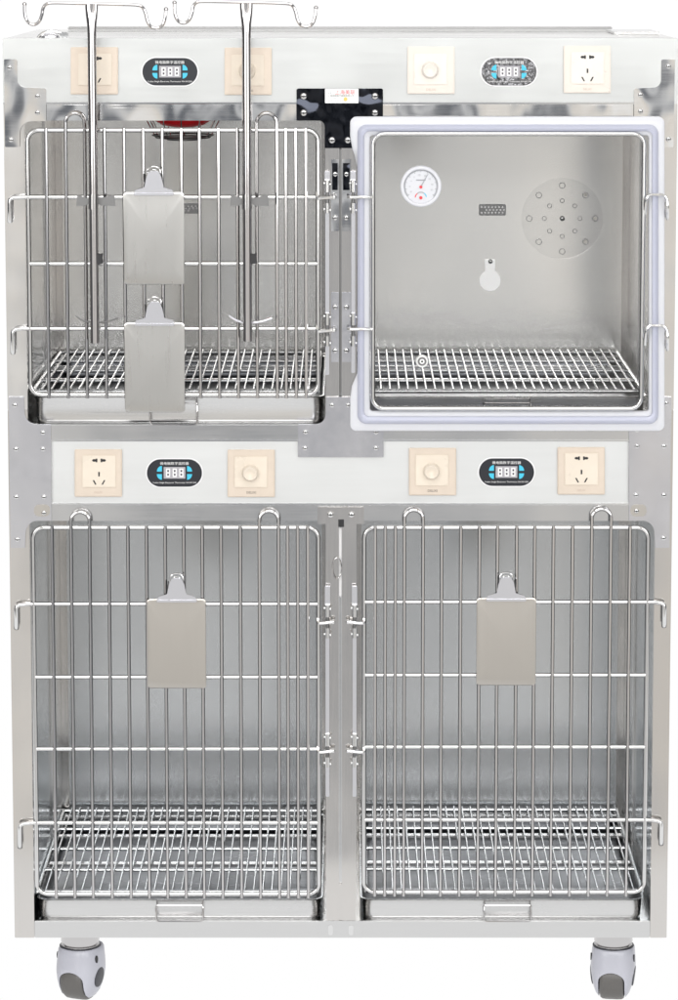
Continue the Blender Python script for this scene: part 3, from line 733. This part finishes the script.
# ------------------------------------------------------------------ clipboards
def clipboard(x0, x1, y0, y1, label, m):
    Y = -.026; cx = (x0+x1)/2; ym = (y0+y1)/2
    e = thing('clipboard', label, 'clipboard', P(cx, y1, Y), 'metal clipboards hung on the cage doors')
    # slightly bowed board
    X0, X1, Z0, Z1 = X(x0, ym, Y), X(x1, ym, Y), Z(y1, Y), Z(y0, Y)
    out = fillet([(X0, Z1, .006), (X1, Z1, .006), (X1, Z0, .006), (X0, Z0, .006)], 5)
    def bow(x, z):
        u = (x-X0)/(X1-X0); v = (z-Z0)/(Z1-Z0)
        return -.0018*math.sin(PI*v)-.0012*(2*abs(u-.5))**6+.0030*max(0, .06-v)/.06*(.3+.7*(1-u))
    mb = B(); cxm, czm = (X0+X1)/2, (Z0+Z1)/2; RR = []
    for q in (1.0, .985, .96, .92, .84, .7, .5, .3, .1):
        RR.append([Vector((cxm+(p[0]-cxm)*q, Y+bow(cxm+(p[0]-cxm)*q, czm+(p[1]-czm)*q)+(.0006 if q == 1 else 0), czm+(p[1]-czm)*q)) for p in out])
    back = [[v+Vector((0, .0016, 0)) for v in R] for R in RR]
    mb.rings(back[::-1]+RR, M[m], capa=True, capb=True); mb.build('board', e, 60)
    # clip
    Yc = Y-.004; a = cx
    o = [(a-20, y0+1.5), (a-18.5, y0-2.5), (a-9.5, y0-5), (a-7.8, y0-14, 2), (a-4.6, y0-21, 4), (a+4.6, y0-21, 4), (a+7.8, y0-14, 2), (a+9.5, y0-5), (a+18.5, y0-2.5), (a+20, y0+1.5)]
    B().prism(pout(o, Yc), Yc-.0012, Yc+.0006, M['clip'], .0005).build('clip_plate', e)
    B().box(X(a-20, y0, Yc), X(a+20, y0, Yc), Y-.0065, Y-.0008, Z(y0+3.3, Yc), Z(y0+.2, Yc), M['clip'], .0012).build('jaw', e)
    mb = B()
    mb.cyl(P(a-8.6, y0-9, Yc+.005), P(a+8.6, y0-9, Yc+.005), .0030, M['chrome'], 10)
    for s in (-1, 1):
        mb.tube([P(a+s*8.5, y0-3, Yc+.004), P(a+s*8.8, y0-12, Yc+.004), P(a+s*8.2, y0-18, Yc+.004)], .0011, M['vent'], 6)
        mb.tube([P(a+s*8.5, y0-4.5, Yc), P(a+s*14, y0-3.6, Yc), P(a+s*19, y0-1.5, Yc)], .0012, M['vent'], 6)
    mb.tube([P(a+6.6*math.cos(t), y0-20+5.6*math.sin(t), Yc+.003) for t in [2*PI*i/18 for i in range(18)]], .0014, M['chrome'], 8, closed=True)
    mb.tube([P(a+3.3*math.cos(t), y0-19.5+3*math.sin(t), Yc+.001) for t in [2*PI*i/14 for i in range(14)]], .0011, M['chrome'], 8, closed=True)
    mb.build('spring', e)
clipboard(123.5, 184.3, 192, 284.5, 'metal clipboard on the upper left door, hung above another clipboard', 'board')
clipboard(124.5, 184.8, 322.5, 412.5, 'metal clipboard low on the upper left door, its end over the tray', 'board')
clipboard(147.3, 206, 599, 688.5, 'tan grey metal clipboard on the lower left wire door', 'board2')
clipboard(476.5, 536, 598, 685.5, 'tan grey metal clipboard on the lower right wire door', 'board2')

# ------------------------------------------------------------------ drip poles
def drip_pole(cx, dx, label, bright):
    Y = -.052
    bt = 343 if cx < 100 else 341
    e = thing('drip_pole', label, 'drip stand', P(cx, bt, Y), 'drip poles hooked on the upper left door')
    c0 = cx-93.5
    # tube with pinched top
    zz = [(bt, 4.4, 4.4), (120, 4.4, 4.4), (34, 4.4, 4.4), (24, 4.7, 3.4), (16, 5.6, 2.4), (8, 6.2, 2.0), (3.5, 6.2, 2.0)]
    n = 20; RR = []
    for (py, a, b) in zz:
        cc = P(cx+(.0), py, Y)
        RR.append([cc+Vector((a*PXM*math.cos(2*PI*k/n), b*PXM*math.sin(2*PI*k/n), 0)) for k in range(n)])
    # keep the tube truly vertical
    x_ = X(cx, 180, Y)
    for R_ in RR:
        mx = sum(v.x for v in R_)/n
        for v in R_: v.x += x_-mx
    B().rings(RR, M['pole'], capa=True, capb=True).build('tube', e, 50)
    hook = [(24.5, 4), (25, 15), (28, 22), (33.5, 24.5), (39, 21.5), (41.8, 15), (43, 8.5), (46, 4.2), (52, 2.8), (70, 3), (95, 3.6), (120, 4.2), (137, 5), (142.5, 7), (145.5, 13), (147.5, 21), (151, 26.5), (157, 28), (162.5, 25), (165, 18), (166, 9)]
    hook = [(a+c0+(dx if True else 0), b-(0 if cx < 100 else 1.5)) for a, b in hook]
    pts = catmull([P(a, b, Y) for a, b in hook], 5)
    mb = B().tube(pts, .0029, M['pole'], 10); mb.sphere(pts[0], .0040, M['pole'], seg=12); mb.sphere(pts[-1], .0040, M['pole'], seg=12)
    mb.build('hook_arm', e)
    # spring clamp with two wings
    Yw = Y+.012
    for s in (-1, 1):
        o = [(cx+s*3.5, 200.5), (cx+s*7, 197.8), (cx+s*(16 if s < 0 else 21), 194.5), (cx+s*(17 if s < 0 else 22), 206), (cx+s*8, 205.5), (cx+s*3.5, 203)]
        B().prism(pout(o, Yw), Yw-.0012, Yw, M['vent'], .0004).build('clamp_wing', e)
    B().cyl(P(cx, 194, Y), P(cx, 209, Y), 5.0*PXM, M['wire'], 18).build('clamp_collar', e)
    o = [(cx+3, 253), (cx+7, 254, 1), (cx+10, 252.5, 1), (cx+9, 258, 1), (cx+10.5, 263, 1), (cx+6, 263.5, 1), (cx+3, 266)]
    B().prism(pout(o, Y), Y-.004, Y+.005, M['gap'], .001).build('stop_knob', e)
    B().tube(catmull([P(cx-18, 315.5, Y+.01), P(cx-11, 320, Y+.01), P(cx, 322.5, Y+.012), P(cx+14, 321.5, Y+.01), P(cx+25, 318, Y+.01)], 4), .0013 if not bright else .0026, M['clip' if bright else 'vent'], 8).build('guide_wire', e)
drip_pole(93.3, .2, 'left drip pole, a steel tube with two hooks in front of a socket', False)
drip_pole(247.0, -3.5, 'right drip pole, a steel tube with two hooks in front of a dimmer knob', True)

# ------------------------------------------------------------------ thermometer
Yt = -.0178; tc = P(420.8, 186, Yt)
tm = thing('thermometer', 'round white dial thermometer on the clear door', 'thermometer', tc)
n = 48; Rt = 20.6*PXM
prof = ((1.0, 0), (1.0, -.008), (.97, -.0105), (.90, -.0115), (.84, -.0105), (.82, -.007), (.80, -.006))
B().rings([[Vector((tc.x+Rt*a*math.cos(2*PI*k/n), Yt+d, tc.z+Rt*a*math.sin(2*PI*k/n))) for k in range(n)] for a, d in prof], M['gasket'], capa=True, capb=True).build('case', tm, 50)
Yf = Yt-.0064; mb = B()
def polar(r, deg): a = math.radians(deg); return tc.x+r*PXM*math.sin(a), tc.z+r*PXM*math.cos(a)
for k in range(0, 41):
    d = -125+k*250/40; x0, z0 = polar(15.8, d); x1, z1 = polar(14.2 if k % 4 == 0 else 15.1, d)
    mb.tube([(x0, Yf, z0), (x1, Yf, z1)], .0003 if k % 4 else .0005, M['grey'], 4)
mb.tube([(polar(16.1, d)[0], Yf, polar(16.1, d)[1]) for d in range(-128, 129, 8)], .0005, M['grey'], 4)
for s, d in (('-30', -118), ('-20', -90), ('-10', -62), ('0', -36), ('10', -8), ('20', 22), ('30', 50), ('40', 80), ('50', 108)):
    o = text(s, 0, 0, .0042 if len(s) > 1 else .0018, 0, M['ink'], tm, 'x'); x, z = polar(11.4, d)
    b = bmesh.new(); b.from_mesh(o.data); mb.merge(b, M['grey'], Matrix.Translation((x, Yf, z))); me = o.data; bpy.data.objects.remove(o); bpy.data.meshes.remove(me)
mb.tube([(tc.x-4.8*PXM, Yf, tc.z+6.3*PXM), (tc.x+4.8*PXM, Yf, tc.z+6.3*PXM)], .0008, M['grey'], 4)
for (a0, a1, m_) in ((-85, -40, 'red'), (-40, 35, 'grey'), (35, 85, 'cyan')):
    mb.tube([(tc.x+5.6*PXM*math.sin(math.radians(a)), Yf, tc.z-11.5*PXM+5.6*PXM*math.cos(math.radians(a))) for a in range(a0, a1+1, 9)], .0009, M[m_], 5)
mb.disc((tc.x, tc.z-.6*PXM), 1.5*PXM, Yf-.0016, Yf+.0002, M['red'], 14)
mb.disc((tc.x, tc.z-11.3*PXM), 1.6*PXM, Yf-.0012, Yf+.0002, M['red'], 14)
mb.build('dial_print', tm)
x, z = polar(14.5, 30); B().tube([(tc.x, Yf-.001, tc.z), (x, Yf-.001, z)], [.0008, .0004], M['grey'], 6).build('needle', tm)

# ------------------------------------------------------------------ camera
cam = bpy.data.cameras.new('camera'); co = bpy.data.objects.new('camera', cam); col.objects.link(co)
co.location = (0, -D, ZC); co.rotation_euler = (PI/2-TH, 0, 0)
cam.sensor_fit = 'HORIZONTAL'; cam.sensor_width = 36; cam.lens = 36*F/678
cam.shift_x = -(PX0-339)/678; cam.shift_y = -(500-PY0)/678
cam.clip_end = 200; cam.clip_start = .1
scene.camera = co

# ------------------------------------------------------------------ studio light
w = bpy.data.worlds.new('World'); scene.world = w; w.use_nodes = True
nt = w.node_tree; bg = nt.nodes['Background']
tc_ = nt.nodes.new('ShaderNodeTexCoord'); sp = nt.nodes.new('ShaderNodeSeparateXYZ'); nt.links.new(tc_.outputs['Generated'], sp.inputs[0])
def mrange(src, a, b, c, d):
    n_ = nt.nodes.new('ShaderNodeMapRange'); n_.interpolation_type = 'SMOOTHSTEP'
    n_.inputs['From Min'].default_value = a; n_.inputs['From Max'].default_value = b; n_.inputs['To Min'].default_value = c; n_.inputs['To Max'].default_value = d
    nt.links.new(src, n_.inputs['Value']); return n_.outputs[0]
back = mrange(sp.outputs['Y'], .55, .86, 0, 1)            # 1 = white sweep behind the cage
nz = nt.nodes.new('ShaderNodeTexNoise'); nz.inputs['Scale'].default_value = 2.6; nz.inputs['Detail'].default_value = 2.5
mpn = nt.nodes.new('ShaderNodeMapping'); mpn.inputs['Scale'].default_value = (3.2, 1, .9); nt.links.new(tc_.outputs['Generated'], mpn.inputs[0]); nt.links.new(mpn.outputs[0], nz.inputs['Vector'])
cr = nt.nodes.new('ShaderNodeValToRGB'); nt.links.new(nz.outputs['Fac'], cr.inputs[0])
e_ = cr.color_ramp.elements; e_[0].position = .36; e_[0].color = (.16, .17, .19, 1); e_[1].position = .66; e_[1].color = (1.0, .99, .97, 1)  # tone patches made up to vary the reflections in the polished steel
m_ = cr.color_ramp.elements.new(.47); m_.color = (.72, .73, .74, 1)
m_ = cr.color_ramp.elements.new(.55); m_.color = (.86, .80, .72, 1)
mx = nt.nodes.new('ShaderNodeMix'); mx.data_type = 'RGBA'
nt.links.new(back, mx.inputs['Factor']); nt.links.new(cr.outputs[0], mx.inputs[6]); mx.inputs[7].default_value = (1, 1, 1, 1)
# dark bands by azimuth, added out of view on both sides to streak the chrome
at = nt.nodes.new('ShaderNodeMath'); at.operation = 'ARCTAN2'; ny = nt.nodes.new('ShaderNodeMath'); ny.operation = 'MULTIPLY'; ny.inputs[1].default_value = -1
nt.links.new(sp.outputs['Y'], ny.inputs[0]); nt.links.new(sp.outputs['X'], at.inputs[0]); nt.links.new(ny.outputs[0], at.inputs[1])
def mul(a, b):
    n_ = nt.nodes.new('ShaderNodeMath'); n_.operation = 'MULTIPLY'; nt.links.new(a, n_.inputs[0])
    if isinstance(b, float): n_.inputs[1].default_value = b
    else: nt.links.new(b, n_.inputs[1])
    return n_.outputs[0]
ab = nt.nodes.new('ShaderNodeMath'); ab.operation = 'ABSOLUTE'; nt.links.new(sp.outputs['Z'], ab.inputs[0])
low = mrange(ab.outputs[0], .30, .60, 1, 0)
lb = mul(mrange(at.outputs[0], -2.55, -2.2, 0, 1), mrange(at.outputs[0], -.92, -.80, 1, 0))
rb = mul(mrange(at.outputs[0], .95, 1.10, 0, 1), mrange(at.outputs[0], 2.2, 2.55, 1, 0))
sm_ = nt.nodes.new('ShaderNodeMath'); sm_.operation = 'ADD'; nt.links.new(lb, sm_.inputs[0]); nt.links.new(rb, sm_.inputs[1])
dark_band = mul(mul(sm_.outputs[0], low), .88)
mf = nt.nodes.new('ShaderNodeMix'); mf.data_type = 'RGBA'; nt.links.new(dark_band, mf.inputs['Factor']); nt.links.new(mx.outputs[2], mf.inputs[6]); mf.inputs[7].default_value = (.03, .03, .035, 1)
nt.links.new(mf.outputs[2], bg.inputs['Color']); bg.inputs['Strength'].default_value = 1.02
def area(name, loc, tgt, sx, sy, power, c=(1, 1, 1)):
    l = bpy.data.lights.new(name, 'AREA'); l.shape = 'RECTANGLE'; l.size = sx; l.size_y = sy; l.energy = power; l.color = c
    o = bpy.data.objects.new(name, l); col.objects.link(o); o.location = loc
    o.rotation_euler = (Vector(tgt)-Vector(loc)).to_track_quat('-Z', 'Y').to_euler(); return o
area('softbox', (-3.1, -5.3, 2.35), (0, -.5, 1.9), 2.2, 2.3, 75, (1, .985, .96))
area('softbox', (3.1, -5.3, 2.35), (0, -.5, 1.9), 2.2, 2.3, 70, (.98, .99, 1))
area('softbox', (0, -6.4, 3.3), (0, .2, 1.0), 3.0, 1.4, 120)
area('softbox', (0, -2.6, 3.9), (0, .2, 1.0), 2.6, 1.0, 25)
scene.view_settings.view_transform = 'Standard'; scene.view_settings.look = 'None'
scene.view_settings.exposure = 0; scene.view_settings.gamma = 1
scene.cycles.max_bounces = 10; scene.cycles.glossy_bounces = 8; scene.cycles.transparent_max_bounces = 12
